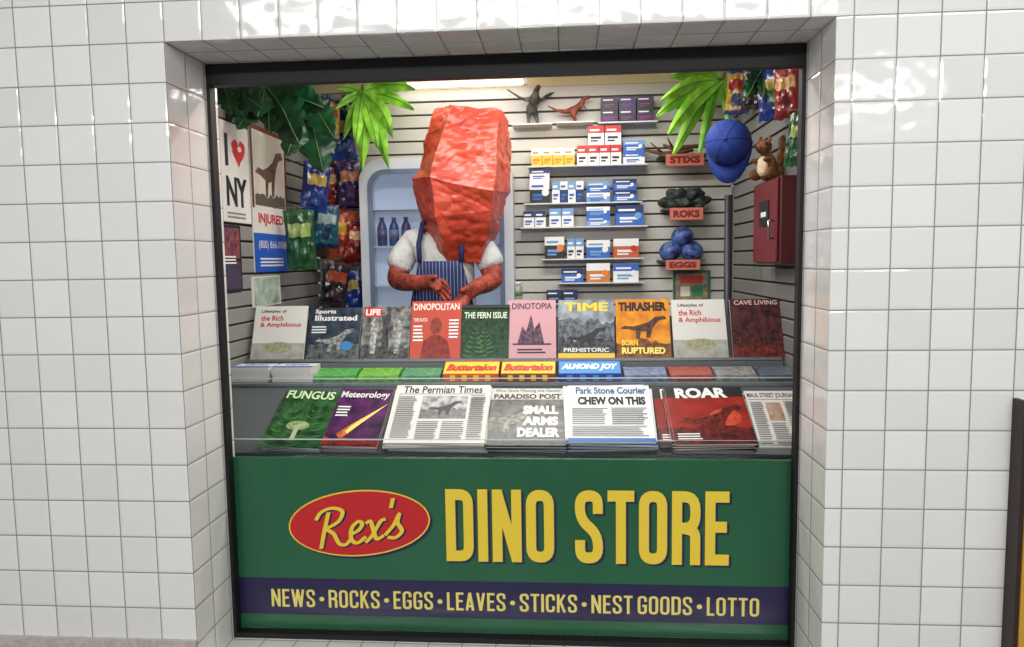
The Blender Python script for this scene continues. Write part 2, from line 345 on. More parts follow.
# ---------------------------------------------------------------- counter with racks
ct=empty('display_counter',(0,0,FL),label='stepped newsstand counter with sloped trays behind the glass',category='counter')
def cpt(b,name,**k):
    for i,v in enumerate(b.v): b.v[i]=v-Vector((0,0,FL))
    return b.done(name,par=ct,**k)
CX0,CX1=XL+.01,XR-.02
STL=C(120,122,126,.3,.4)
cpt(B().box(CX0,CX1,.36,.93,FL,.86,C(110,108,104,.5)),'body')
SLP=math.radians(33); d1=Vector((0,math.cos(SLP),math.sin(SLP))); n1=Vector((0,-math.sin(SLP),math.cos(SLP)))
O1=Vector((0,.42,.885))
M1=Matrix.Translation(O1)@Matrix.Rotation(SLP,4,'X')
cpt(B().box(CX0,CX1,0,.34,-.012,0,C(92,98,100,.15),M1),'lower_tray')
cpt(B().box(CX0,CX1,.72,.87,1.070,1.080,C(150,156,158,.2)),'middle_shelf')
cpt(B().box(CX0,CX1,.87,.885,.86,1.14,C(110,114,116,.3)).box(CX0,CX1,.72,.735,.86,1.07,C(120,124,126,.3)).box(CX0,CX1,.36,.415,.86,.875,C(120,124,126,.3)),'riser')
T2=math.radians(24); O2=Vector((0,.89,1.15))
M2=Matrix.Translation(O2)@Matrix.Rotation(-T2,4,'X')
cpt(B().box(CX0,CX1,-.01,.045,-.012,0,STL,M2).box(CX0,CX1,.036,.045,0,.19,C(70,72,75,.4),M2),'upper_tray')
cpt(B().box(CX0,CX1,.408,.412,.86,.935,GL2),'acrylic_rail'); 
cpt(B().box(CX0,CX1,.70,.704,1.05,1.10,GL2),'acrylic_rail')
cpt(B().box(CX0,CX1,.700,.704,1.10,1.104,C(210,216,218,.15)).box(CX0,CX1,.699,.705,1.046,1.05,C(190,194,196,.2)).box(CX0,CX1,.408,.412,.935,.939,C(205,210,212,.15)).box(CX0,CX1,.404,.416,.856,.864,C(180,182,185,.2)),'rail_edge')
# ---------------------------------------------------------------- covers
def lines(x0,y0,x1,y1,n,m=TXT): 
    h=(y1-y0)/n; return [('r',x0,y0+h*i,x1-(random.random()*.15*(x1-x0)),y0+h*(i+.5),m) for i in range(n)]
def cover(w,h,t,bg,els,side=None):
    b=B(); b.box(-w/2,w/2,.0008,t,0,h,side or PAPER); b.box(-w/2,w/2,0,.0008,0,h,bg)
    for k,e in enumerate(els):
        y=-.0005-.00012*k
        if e[0]=='r': b.poly([(-w/2+e[1]*w,e[2]*h),(-w/2+e[3]*w,e[2]*h),(-w/2+e[3]*w,e[4]*h),(-w/2+e[1]*w,e[4]*h)],y,e[5])
        elif e[0]=='t': b.text(e[1],-w/2+e[2]*w,e[3]*h,-w/2+e[4]*w,e[5]*h,y,e[6],e[7] if len(e)>7 else .02,e[8] if len(e)>8 else 0)
        elif e[0]=='e': b.poly(ellipse(-w/2+e[1]*w,e[2]*h,e[3]*w,e[4]*h,24),y,e[5])
        elif e[0]=='p': b.poly([(-w/2+p[0]*w,p[1]*h) for p in e[1]],y,e[2])
    return b
DINO=[(.05,.45),(.15,.52),(.3,.5),(.45,.55),(.6,.62),(.72,.75),(.9,.78),(.95,.7),(.8,.66),(.72,.55),(.66,.42),(.62,.2),(.55,.2),(.55,.38),(.45,.36),(.42,.18),(.35,.18),(.36,.38),(.2,.43)]
def dino(x0,y0,x1,y1,m): return ('p',[(x0+(x1-x0)*p[0],y0+(y1-y0)*p[1]) for p in DINO],m)
def hills(y0,y1,m,sd=0,x0=0,x1=1):
    rnd=random.Random(sd); n=14; return ('p',[(x0,y0)]+[(x0+(x1-x0)*i/n,y0+(y1-y0)*rnd.uniform(.6,1)) for i in range(n+1)]+[(x1,y0)],m)
def fern(cx,cy,L_,m,n=7):
    out=[]
    for i in range(n):
        t=i/n; y=cy+L_*t; w=.5*L_*(1-t)
        out+=[('p',[(cx,y),(cx+w,y+.1*L_),(cx+w*.6,y+.02*L_)],m),('p',[(cx,y),(cx-w,y+.1*L_),(cx-w*.6,y+.02*L_)],m)]
    return out
ph=lambda a_,b_,s=25,so=.2:C(*a_,.3,c2=b_,scale=s,soft=so)
rich=[('t','Lifestyles of',.12,.86,.6,.93,INK),('t','the Rich',.12,.72,.55,.82,RED),('t','& Amphibious',.12,.58,.9,.69,RED),('r',.0,.0,1,.3,ph((186,186,180),(150,150,140),30)),('e',.5,.22,.28,.1,ph((130,130,90),(180,180,150),60))]
covers2=[
 (248,301,.235,PAPER,rich,'white booklet with red title leaning beside the sports magazine'),
 (303,356,.225,ph((20,28,44),(64,78,94),24,.15),[('t','Sports',.1,.86,.5,.97,WHITE,.03),('t','Illustrated',.1,.74,.92,.85,WHITE,.03),hills(0,.35,ph((110,116,116),(50,60,64),50,.12),3),dino(.1,.0,.95,.75,ph((180,180,175),(90,90,84),70,.12)),('e',.75,.25,.12,.09,C(60,130,190))]+lines(.06,.5,.35,.66,3,WHITE),'dark blue sports magazine with a pale animal cover'),
 (358,407,.23,ph((60,60,60),(150,150,146),34,.12),[('r',.03,.8,.4,.98,RED),('t','LIFE',.06,.83,.37,.95,WHITE,.04),hills(0,.3,ph((40,40,40),(96,96,96),60,.12),1),('p',[(.2,.1),(.3,.1),(.34,.7),(.26,.78),(.18,.7)],ph((200,200,196),(110,110,106),60,.12)),('p',[(.42,.08),(.58,.08),(.56,.6),(.6,.82),(.4,.82),(.44,.6)],ph((30,30,30),(84,84,84),60,.12)),('p',[(.7,.1),(.8,.1),(.84,.68),(.74,.76),(.66,.66)],ph((190,190,186),(100,100,96),60,.12))],'black and white picture magazine with a red title block'),
 (408,459,.25,C(190,76,60,.3),[('e',.5,.56,.12,.15,ph((160,80,60),(100,36,28),70)),('p',[(.2,0),(.26,.3),(.42,.4),(.58,.4),(.74,.3),(.82,0)],ph((100,26,26),(156,54,42),50)),('t','DINOPOLITAN',.04,.84,.96,.96,C(250,225,215),.02),('t','THE ROCK',.05,.64,.33,.70,WHITE)]+lines(.05,.3,.25,.6,5,WHITE)+lines(.76,.35,.96,.7,6,WHITE),'salmon red fashion magazine leaning in the upper rack'),
 (459,508,.23,ph((16,40,26),(44,80,46),50,.12),fern(.3,.02,.6,ph((60,110,60),(100,150,90),60))+fern(.7,.0,.65,C(44,90,54))+fern(.5,.1,.5,C(84,130,74))+[('t','THE FERN ISSUE',.06,.74,.95,.86,C(220,235,210),.02),('r',.0,.94,1,1,DK)],'dark green fern magazine leaning in the upper rack'),
 (507,556,.25,C(206,156,164,.3),[('t','DINOTOPIA',.08,.84,.92,.95,C(60,30,50),.02),('p',[(.2,.25),(.3,.55),(.38,.45),(.48,.75),(.55,.5),(.66,.62),(.75,.25)],ph((50,36,52),(120,88,108),70,.12)),('r',.1,.22,.9,.25,C(70,50,70))]+lines(.2,.08,.8,.18,2,DK),'pink magazine with a dark mountain drawing'),
 (558,615,.25,ph((104,112,118),(166,174,182),18,.12),[hills(.3,.7,ph((64,70,76),(120,126,130),50,.12),5),hills(0,.42,ph((30,34,38),(84,88,92),60,.12),8),('r',0,.0,1,.08,C(225,190,70)),('t','TIME',.1,.8,.9,.95,YEL,.03),dino(.1,.05,.9,.65,ph((24,26,30),(60,60,62),60)),('t','PREHISTORIC',.1,.1,.9,.17,WHITE)],'grey landscape magazine with yellow title'),
 (617,672,.25,ph((232,156,32),(200,112,26),20,.12),[hills(.0,.35,ph((150,88,30),(80,48,24),50,.12),4),('t','THRASHER',.05,.79,.95,.95,BLACK,.06),dino(.02,.2,1,.85,ph((36,28,26),(100,70,44),70,.12)),('t','BORN',.1,.2,.4,.3,YEL,.04),('t','RUPTURED',.1,.06,.9,.17,C(250,230,120),.04)],'orange and yellow skate magazine leaning in the upper rack'),
 (675,730,.245,PAPER,rich,'white booklet with red title beside the orange magazine'),
 (735,788,.245,ph((96,50,50),(40,24,30),30,.1),[hills(.0,.55,ph((26,18,24),(100,48,44),60,.12),6),hills(.0,.28,ph((130,50,40),(60,26,28),50,.12),7),('r',0,.88,1,1,C(70,20,24)),('t','CAVE LIVING',.08,.9,.92,.98,C(210,190,180),.02)],'dark red landscape magazine leaning in the upper rack'),
]
for i,(p0,p1,h,bg,els,lab) in enumerate(covers2):
    y=O2.y; x0=X(p0,340,y); x1=X(p1,340,y); w=x1-x0
    cover(w,h,.008,bg,els).done('magazine',loc=(( x0+x1)/2,O2.y+.012+(.006 if i%2 else 0),O2.z+.001),rot=(-T2+random.uniform(0,.03),0,random.uniform(-.03,.03)),label=lab,category='magazine',group='magazines in the upper rack')
def place1(px0,px1,h,bg,els,lab,name='magazine',n=4,th=.006,py=425,rot=0,up=.0,side=None,cat='magazine'):
    y=.52; x0=X(px0,py,y); x1=X(px1,py,y); w=x1-x0; xc=(x0+x1)/2
    off=n*th+.001
    base=O1+d1*(.004+up)+n1*off
    a_=-(math.pi/2-SLP)
    R=Matrix.Rotation(a_,4,'X')@Matrix.Rotation(rot,4,'Y')
    o=cover(w,h,th*.9,bg,els,side).done(name,loc=(xc,base.y,base.z),rot=R.to_euler(),label=lab,category=cat,group=name+'s on the lower tray')
    for k in range(1,n):
        q=base-n1*(th*k)+Vector((random.uniform(-.009,.009),0,0))+d1*random.uniform(-.002,.008)
        dup(o,(xc+q.x,q.y,q.z),(Matrix.Rotation(a_,4,'X')@Matrix.Rotation(rot+random.uniform(-.03,.03),4,'Y')).to_euler(),' '.join(lab.split()[:3])+' lying underneath in its stack')
place1(270,328,.29,ph((18,50,28),(54,106,58),24,.12),fern(.3,.0,.8,ph((80,150,70),(50,110,50),60))+fern(.7,.05,.75,C(56,120,56))+[('e',.5,.35,.2,.08,ph((176,196,136),(110,130,80),70)),('r',.46,.1,.54,.35,C(170,180,150)),('t','FUNGUS',.06,.82,.92,.97,C(200,230,180),.03)],'green fungus magazine stack on the sloped tray',n=4,rot=.06)
place1(330,384,.29,ph((34,20,50),(100,44,100),16,.15),[('p',[(1,.75),(.55,.36),(.3,.1),(.2,.2),(.5,.42)],ph((232,136,60),(170,60,46),40,.12)),('p',[(1,.75),(.55,.34),(.4,.2),(.35,.25),(.5,.4)],C(250,220,120)),hills(0,.15,ph((190,56,40),(90,30,40),50),2),('t','Meteorology',.04,.80,.96,.95,WHITE,.02)]+lines(.06,.5,.3,.7,4,WHITE),'purple meteor magazine stack on the sloped tray',n=5,rot=.03)
nw=[('t','The Permian Times',.08,.85,.92,.98,INK,.02),('r',.04,.83,.96,.838,INK),('r',.3,.4,.78,.8,ph((110,110,110),(190,190,190),40,.12)),hills(.4,.6,ph((70,70,70),(120,120,120),60),3,.3,.78),dino(.35,.38,.75,.8,C(50,50,50))]+lines(.05,.08,.25,.8,22)+lines(.3,.06,.52,.36,9)+lines(.55,.06,.78,.36,9)+lines(.81,.08,.96,.8,22)
place1(391,488,.29,PAPER,nw,'white broadsheet newspaper on the sloped tray','newspaper',7,.007,cat='newspaper')
place1(489,566,.29,ph((46,48,44),(110,110,100),24,.12),[('r',0,.80,1,1,C(200,200,195)),('t','PARADISO POST',.04,.81,.94,.90,INK,.04),hills(0,.3,ph((28,28,26),(74,74,70),60),9),dino(-.1,.1,.75,.85,ph((160,155,142),(80,76,70),60,.12)),('t','SMALL',.44,.54,.90,.69,WHITE,.06),('t','ARMS',.44,.35,.90,.50,WHITE,.06),('t','DEALER',.38,.16,.92,.31,WHITE,.06),('t','Who Stole Missing the News?',.05,.92,.93,.985,INK,.0)],'tabloid newspaper with a dark photo cover and white headline','newspaper',5,.006,cat='newspaper')
place1(568,652,.28,C(238,240,240,.5),[('r',.02,.82,.98,.99,C(205,218,232)),('t','Park Stone Courier',.1,.84,.96,.97,C(30,50,100),.03),('t','CHEW ON THIS',.12,.64,.94,.79,INK,.06),]+lines(.05,.3,.48,.60,9)+lines(.52,.3,.95,.60,9)+lines(.05,.1,.95,.28,6)+[('r',0,.0,1,.06,C(60,110,180))],'white local newspaper with a bold black headline','newspaper',7,.007,up=.006,cat='newspaper')
roar=[('r',0,.82,1,1,C(30,26,30)),('t','ROAR',.12,.80,.8,.99,WHITE,.05),hills(0,.4,ph((50,18,24),(110,36,34),40,.12),4),('e',.7,.45,.2,.15,ph((210,90,56),(170,50,40),50)),dino(.05,.0,1,.85,ph((60,18,20),(126,42,36),70,.12))]+lines(.05,.08,.35,.2,3,WHITE)
place1(657,722,.28,ph((160,36,34),(110,26,26),16),roar,'red magazine stack partly covered by its neighbour','magazine',3,.006,up=.022)
place1(670,749,.275,ph((172,48,38),(120,30,28),16),roar,'red magazine stack with a black title band','magazine',7,.007,rot=-.02)
mj=[('t','MAUL STREET JOURNAL',.04,.85,.98,.96,INK,.02),('r',.04,.83,.96,.838,INK),('r',.35,.45,.65,.78,ph((150,110,90),(200,180,160),30))]+lines(.05,.05,.3,.8,20)+lines(.35,.05,.65,.42,10)+lines(.7,.05,.96,.8,20)
place1(751,803,.27,PAPER,mj,'white financial newspaper stack on the sloped tray','newspaper',6,.006,cat='newspaper')
def candy(px0,px1,body,lab_,txt,tc,label,h0=.030,h1=.068,dp=.1):
    y=.745; x0=X(px0,372,y);x1=X(px1,372,y); w=x1-x0-.004; xc=(x0+x1)/2
    b=B(); d8=dp*.8
    b.add([(-w/2,0,0),(w/2,0,0),(w/2,dp,0),(-w/2,dp,0),(-w/2,0,h0),(w/2,0,h0),(w/2,d8,h1),(-w/2,d8,h1),(w/2,dp,h1),(-w/2,dp,h1)],
      [(0,1,5,4),(3,2,1,0),(4,5,6,7),(7,6,8,9),(9,8,2,3),(1,2,8,6,5),(0,4,7,9,3)],body)
    sl=math.hypot(h1-h0,d8)
    MM=Matrix.Translation((0,0,h0))@Matrix.Rotation(math.atan2(h1-h0,d8)-math.pi/2,4,'X')
    b.poly([(-w/2+.002,.004),(w/2-.002,.004),(w/2-.002,sl-.004),(-w/2+.002,sl-.004)],-.001,lab_,MM)
    if txt: b.text(txt,-w/2+.01,.02,w/2-.01,sl-.02,-.002,tc,.06,.3,MM)
    for k in range(9): b.box(-w/2+.006+k*(w-.012)/9,-w/2+.003+(k+1)*(w-.012)/9,-.003,0,.004,h0-.004,lab_ if k%2 else body)
    b.done('candy_box',loc=(xc,y,1.081),label=label,category='candy box',group='candy boxes on the middle shelf')
candy(442,499,C(200,90,36),C(246,196,50),'Buttertalon',C(190,50,30),'orange and yellow candy display box on the middle shelf')
candy(500,556,C(130,64,34),C(246,196,50),'Buttertalon',C(190,50,30),'brown and yellow candy display box on the middle shelf')
candy(558,622,C(30,60,150),C(60,140,205),'ALMOND JOY',WHITE,'blue candy display box on the middle shelf')
for p0,p1,c1_,c2_,nm_ in ((313,355,(50,130,70),(110,190,90),'green'),(357,398,(70,140,56),(140,200,80),'leafy green'),(400,440,(40,110,80),(100,170,120),'teal'),(624,668,(60,80,120),(140,160,190),'grey blue'),(670,714,(130,46,40),(180,96,80),'dull red'),(716,758,(80,80,84),(170,170,168),'pale grey'),(760,800,(50,66,80),(110,124,134),'slate')):
    candy(p0,p1,ph(c1_,c2_,40),ph(c2_,c1_,60),None,WHITE,'low '+nm_+' candy tray on the middle shelf',.022,.042)
def flat(px0,px1,py,z,h,m,els,label,n=3,name='magazine',cat='magazine',y=.74,dep=.11):
    x0=X(px0,py,y); x1=X(px1,py,y); w=x1-x0
    o=cover(w,dep,h*.95,m,els).done(name,loc=((x0+x1)/2,y,z+h*n),rot=(-math.pi/2,0,0),label=label,category=cat,group=name+'s lying on the middle shelf')
    for k in range(1,n): dup(o,((x0+x1)/2+random.uniform(-.004,.004),y+random.uniform(0,.004),z+h*(n-k)),None,label)
for p0,p1 in ((230,268),(271,311)):
    flat(p0,p1,372,1.081,.015,C(230,232,235),[('r',0,0,1,.35,C(70,110,190)),('t','Open',.2,.45,.8,.85,C(50,80,150))],'white and blue booklet stacked on the middle shelf',4,'booklet','booklet')
# ---------------------------------------------------------------- shopkeeper figure
py0=1.42; kx=X(446,270,py0)
fig=empty('shopkeeper_figure',(kx,py0,FL),label='shopkeeper figure with red rock head, white shirt and striped apron',category='figure')
REDS=C(170,70,50,.6,c2=(116,42,30),scale=24,bump=1.,soft=.15,dist=.02)
V=[];E=[];Rr=[]
def av(p,r,par=None):
    V.append((p[0],p[1],p[2]-FL)); Rr.append(r)
    if par is not None: E.append((par,len(V)-1))
    return len(V)-1
pel=av((0,0,1.06),(.14,.11)); ch=av((0,0,1.42),(.13,.11),pel); uc=av((0,0,1.62),(.11,.09),ch); nk=av((.03,0,1.73),.08,uc)
for s in (-1,1):
    sh=av((s*.165,0,1.64),.062,uc); el=av((s*.24,-.05,1.455),.052,sh)
    if s<0: wr=av((-.09,-.25,1.455),.038,el); pm=av((-.02,-.29,1.45),(.036,.028),wr); dirn=Vector((.9,-.3,-.25)).normalized()
    else: wr=av((.17,-.26,1.43),.038,el); pm=av((.14,-.31,1.40),(.036,.028),wr); dirn=Vector((-.5,-.5,-.6)).normalized()
    O_=Vector((0,0,FL)); kn=av(tuple(Vector(V[pm])+O_+dirn*.035),(.034,.024),pm)
    side_=Vector((0,0,1)) if s<0 else Vector((.6,-.5,-.1)).normalized(); K=Vector(V[kn])+O_
    for q,L_ in zip((-1.5,-.5,.5,1.5),(.03,.038,.042,.037)):
        f1=K+side_*q*.022+dirn*L_*.6; f2=f1+dirn*L_*.6+Vector((0,-.006,-.014)); f3=f2+dirn*L_*.4+Vector((0,.004,-.02))
        i=av(f1,.0115,kn); i=av(f2,.0105,i); av(f3,.008,i)
    Pm=Vector(V[pm])+O_; t1=Pm+Vector((0,-.025,.035))+dirn*.01; i=av(t1,.012,pm); av(t1+dirn*.03+Vector((0,-.005,.008)),.009,i)
    hp=av((s*.10,0,.95),.09,pel); k_=av((s*.11,-.01,.6),.065,hp); an=av((s*.11,.02,.24),.045,k_); av((s*.12,-.13,.20),(.045,.035),an)
skin('body',V,E,Rr,REDS,par=fig)
V2=[(0,0,1.10-FL),(0,0,1.35-FL),(0,0,1.55-FL),(0,0,1.645-FL),(-.155,0,1.645-FL),(-.205,-.02,1.57-FL),(-.232,-.04,1.50-FL),(.155,0,1.645-FL),(.205,-.02,1.57-FL),(.232,-.04,1.50-FL)]
skin('shirt',V2,[(0,1),(1,2),(2,3),(3,4),(4,5),(5,6),(3,7),(7,8),(8,9)],[(.17,.135),(.155,.13),(.15,.125),(.115,.095),.07,.07,.078,.07,.07,.078],C(206,208,206,.85,bump=1.,scale=16,dist=.02),par=fig,label='white cotton short sleeved shirt')
AP=stripemat('apron_stripes',(26,36,82),(130,144,180),62,.86)
b=B(); nx,nz=14,14; vs=[];fs=[]
for j in range(nz+1):
    z=1.0+.55*j/nz; hw=.16-.06*max(0,(z-1.3)/.25)
    for i in range(nx+1):
        x=-hw+2*hw*i/nx; vs.append((x,-.158-.012*math.cos(x*9)+x*x*1.1+.004*math.sin(x*60+z*8),z-FL))
for j in range(nz):
    for i in range(nx): q=j*(nx+1)+i; fs.append((q,q+1,q+nx+2,q+nx+1))
b.add(vs,fs,AP); o=b.done('apron',par=fig,smooth=True,label='dark blue apron with thin white stripes'); sd=o.modifiers.new('S','SOLIDIFY'); sd.thickness=.004
for s in (-1,1):
    B().tube([(s*.095,-.155,1.545-FL),(s*.10,-.142,1.63-FL),(s*.09,-.09,1.725-FL),(s*.06,.05,1.75-FL)],.012,C(26,36,82,.8)).done('apron_strap',par=fig,smooth=True)
S_=(py0+2)/F
def hr(xa,xb,py,yf,yb_,sl=0,tp=0):
    cx_=((xa+xb)/2-458)*S_; hw_=(xb-xa)/2*S_; z_=(250-py)*S_
    pts=[]
    for fx,fy in ((1,.3),(.5,1),(-.7,.8),(-1,-.1),(-.42,-1),(.8,-.85)):
        pts.append(Vector((cx_+hw_*fx,fy*(yf if fy<0 else yb_),z_-sl*fx*hw_+tp*(-fy))))
    return pts
def faceted(rings,SUB,big,mid,fine,seed,flip=0):
    rd=random.Random(seed); vs=[];fs=[];NR=len(rings);NS=6
    for i,r_ in enumerate(rings):
        for p in r_:
            if 0<i<NR-1: p.y+=rd.uniform(-.028,.028); p.z+=rd.uniform(-.026,.026)
    def tri(a_,b_,c_):
        idx={}
        for i in range(SUB+1):
            for j in range(SUB+1-i):
                k=SUB-i-j; idx[(i,j)]=len(vs); vs.append((a_*i+b_*j+c_*k)/SUB)
        for i in range(SUB):
            for j in range(SUB-i):
                fs.append((idx[(i,j)],idx[(i+1,j)],idx[(i,j+1)]))
                if i+j<SUB-1: fs.append((idx[(i+1,j)],idx[(i+1,j+1)],idx[(i,j+1)]))
    for i in range(NR-1):
        for k in range(NS):
            q=(k+1)%NS; A_,B_,C_,D_=rings[i][k],rings[i][q],rings[i+1][q],rings[i+1][k]
            if (i+k+flip)%2: tri(A_,B_,C_); tri(A_,C_,D_)
            else: tri(A_,B_,D_); tri(B_,C_,D_)
    tc_=sum(rings[-1],Vector())/NS+Vector((-.03,0,.012)); bc_=sum(rings[0],Vector())/NS
    for k in range(NS): tri(rings[-1][k],rings[-1][(k+1)%NS],tc_); tri(rings[0][(k+1)%NS],rings[0][k],bc_)
    cen=sum((sum(r_,Vector())/NS for r_ in rings),Vector())/NR; out=[]
    for v in vs:
        dr=Vector((v.x-cen.x,v.y-cen.y,(v.z-cen.z)*.3)).normalized()
        w1=Vector((v.x+v.z*.5,v.y,v.z*1.1-v.x*.4))
        cr=mid*(abs(noise.noise(w1*6))-.2)+mid*.5*(abs(noise.noise(w1*15+Vector((4,2,1))))-.2)+fine*noise.noise(v*46)
        out.append(v+dr*cr+noise.noise_vector(v*7)*big)
    return out,fs
hx,hz=P(458,250,py0)
head=[hr(440,486,262,.09,.09),hr(430,497,240,.16,.12,.0,-.01),hr(421,505,214,.22,.15,.06,-.02),hr(414,511,188,.27,.18,.14),hr(422,512,158,.21,.18,-.16),hr(431,512,137,.19,.17,.10),hr(441,511,118,.165,.15,.15)]
HM=C(212,84,58,.33,c2=(174,56,40),scale=6,bump=.7,dist=.012,soft=.18)
vs,fs=faceted(head,18,.008,.018,.003,8)
B().add(vs,fs,HM).done('head',par=fig,loc=(hx-kx,-.02,hz-FL),label='angular crumpled red rock head with slanted top')
# ---------------------------------------------------------------- cooler behind figure
cy=YB-.16; c0,c1=X(360,220,cy),X(513,220,cy); ctp=Z(440,157,cy); cl=empty('display_cooler',((c0+c1)/2,cy,FL),label='white upright cooler with rounded corners and lit blue interior',category='cooler')
hw=(c1-c0)/2; H=ctp-FL
B().ring(rrect(-hw,hw,0,H,.12),rrect(-hw+.045,hw-.045,.3,H-.055,.09),0,.15,C(216,222,230,.25)).done('cabinet',par=cl)
B().box(-hw+.03,hw-.03,.14,.155,.1,H-.03,C(176,192,216,.4,em=.3)).done('back_panel',par=cl)  # emission stands in for the cooler's inner lighting, the panel is no lamp
B().ring(rrect(-hw+.045,hw-.045,.3,H-.055,.09),rrect(-hw+.07,hw-.07,.32,H-.08,.07),-.005,.006,C(130,145,172,.3,.4)).done('door_frame',par=cl)
shz=[]
for py in (245,207,285):
    z=Z(440,py,cy)-FL; shz.append(z); B().box(-hw+.046,hw-.046,.03,.14,z-.008,z,C(190,200,214,.3)).done('shelf',par=cl)
def bottle(m1,m2):
    return B().lathe([(.001,0),(.024,.0),(.026,.01),(.026,.09),(.022,.11),(.011,.13),(.010,.14)],m1,n=14).lathe([(.0265,.035),(.0265,.085)],m2,n=14).lathe([(.012,.14),(.012,.152),(.001,.152)],m2,n=10)
kinds=[(C(70,76,120,.25),C(90,80,130)),(C(60,80,140,.25),C(110,120,160)),(C(80,60,110,.25),C(70,100,150))]
for k,px in enumerate((382,394,406)):
    m1,m2=kinds[k]; x=X(px,220,cy+.09); z=shz[0]
    bottle(m1,m2).done('drink_bottle',loc=(x,cy+.085,FL+z+.0005),smooth=True,label='small muted blue drink bottle inside the cooler',category='bottle',group='drink bottles in the cooler')
# ---------------------------------------------------------------- back wall shelves + boxes
by=YB-.10
ACR=C(206,208,206,.25)
def shelf(px0,px1,py,dep=.10,label='narrow clear plastic shelf on the slatwall'):
    x0=X(px0,py,by);x1=X(px1,py,by);z=Z((px0+px1)/2,py,by-0)
    B().box(x0,x1,YB-dep,YB-.001,z-.003,z,ACR).box(x0,x1,YB-dep-.002,YB-dep,z-.003,z+.004,ACR).box(x0,x1,YB-.004,YB-.0005,z-.02,z,ACR).done('wall_shelf',label=label,category='shelf',group='plastic shelves on the back wall'); return z
def packs(px0,px1,py0_,py1,n,kind,label,z=None,name='medicine_box',cat='box'):
    x0=X(px0,py1,by-.02);x1=X(px1,py1,by-.02); z=Z((px0+px1)/2,py1,by) if z is None else z; h=(py1-py0_)*(by+1.98)/F*.98; w=(x1-x0)/n
    for i in range(n):
        W=w*.94; b=B(); kd=kind[i%len(kind)]; base,top,lab=kd[:3]
        b.box(-W/2,W/2,0,.06,0,h,base); b.poly([(-W/2,h*.62),(W/2,h*.62),(W/2,h),(-W/2,h)],-.0006,top)
        b.poly([(-W*.35,h*.18),(W*.1,h*.18),(W*.1,h*.26),(-W*.35,h*.26)],-.0008,lab)
        b.poly([(-W*.35,h*.32),(W*.3,h*.32),(W*.3,h*.44),(-W*.35,h*.44)],-.0008,lab)
        b.poly([(-W*.4,h*.72),(W*.2,h*.72),(W*.2,h*.82),(-W*.4,h*.82)],-.001,WHITE if top is not WHITE else lab)
        if W>.09: b.poly(ellipse(W*.3,h*.5,h*.16,h*.16,18),-.0012,kd[3] if len(kd)>3 else WHITE)
        b.done(name,loc=(x0+w*(i+.5),YB-.092,z+.0006),label=label,category=cat,group=name+'s on the back wall shelves')
    return z+h
BL=C(45,100,185); LB=C(110,155,205); NV=C(30,45,100); PK=C(70,34,84); PK2=C(120,50,110)
z=shelf(528,648,165.5)
packs(531,575,147,165,4,[(C(226,190,50),WHITE,ORG)],'small yellow and white cigarette pack',z,'cigarette_pack')
t=packs(577,622,145,165,4,[(WHITE,RED,DK)],'small red and white cigarette pack',z,'cigarette_pack')
packs(588,622,126,145,2,[(WHITE,RED,DK)],'red and white cigarette pack on top of others',t+.0006,'cigarette_pack')
t=packs(623,646,150,162,1,[(WHITE,BL,BL)],'flat blue and white box beside cigarette packs',z); packs(623,646,138,150,1,[(BL,LB,WHITE)],'flat blue box stacked on another',t)
z=shelf(598,658,122); t=packs(601,655,109,122,3,[(PK,DK,PK2),(DK,PK,PK2)],'dark purple boxed item on the top shelf',z); packs(601,655,97,109,3,[(DK,PK,PK2),(NV,PK,PK2)],'dark purple box stacked on top',t)
z=shelf(524,642,203); t=packs(529,550,180,203,1,[(DK,WHITE,BL)],'dark and white upright box',z); packs(529,550,168,180,1,[(WHITE,NV,BL)],'small white box with navy top',t)
packs(552,584,181,203,4,[(WHITE,LB,BL),(NV,WHITE,BL)],'upright white and blue medicine box',z)
t=packs(586,611,193,203,1,[(LB,WHITE,BL)],'flat light blue medicine box',z); packs(586,611,182,193,1,[(BL,LB,WHITE)],'flat blue medicine box on another',t)
t=packs(613,638,191,203,1,[(BL,NV,WHITE,WHITE)],'blue medicine box on the shelf',z); packs(613,638,180,191,1,[(BL,NV,WHITE,WHITE)],'blue medicine box stacked on another',t)
z=shelf(520,648,227); packs(523,546,210,227,2,[(WHITE,NV,BL)],'white box with navy label',z); packs(549,574,208,227,2,[(WHITE,LB,BL,ORG)],'white box with blue label',z)
t=packs(586,611,217,227,1,[(LB,BL,WHITE,WHITE)],'light blue medicine box on the shelf',z); packs(586,611,207,217,1,[(BL,WHITE,LB,WHITE)],'blue and white medicine box stacked on another',t); packs(615,645,206,227,1,[(BL,NV,WHITE,LB)],'wide blue medicine box on the shelf',z)
z=shelf(542,644,259); packs(544,565,236,259,1,[(DK,WHITE,LB,ORG)],'dark box with white top and round mark',z); packs(567,584,238,259,2,[(WHITE,LB,NV)],'narrow white and blue box',z)
packs(586,611,240,259,1,[(BL,WHITE,LB,WHITE)],'blue and white medicine box',z); packs(613,640,239,259,1,[(C(190,90,50),WHITE,WHITE,RED)],'orange-brown and white medicine box',z)
z=shelf(558,644,283); packs(561,584,268,283,1,[(BL,NV,WHITE)],'small blue box on the lowest shelf',z); packs(586,611,263,283,1,[(C(200,120,70),WHITE,WHITE,ORG)],'tan and white medicine box',z); packs(613,640,264,283,1,[(WHITE,BL,LB)],'white and blue medicine box',z)
z=shelf(542,584,304); packs(546,578,290,304,2,[(DK,NV,LB)],'small black box with blue label',z)
z=shelf(506,530,300); jx=X(517,300,by-.02)
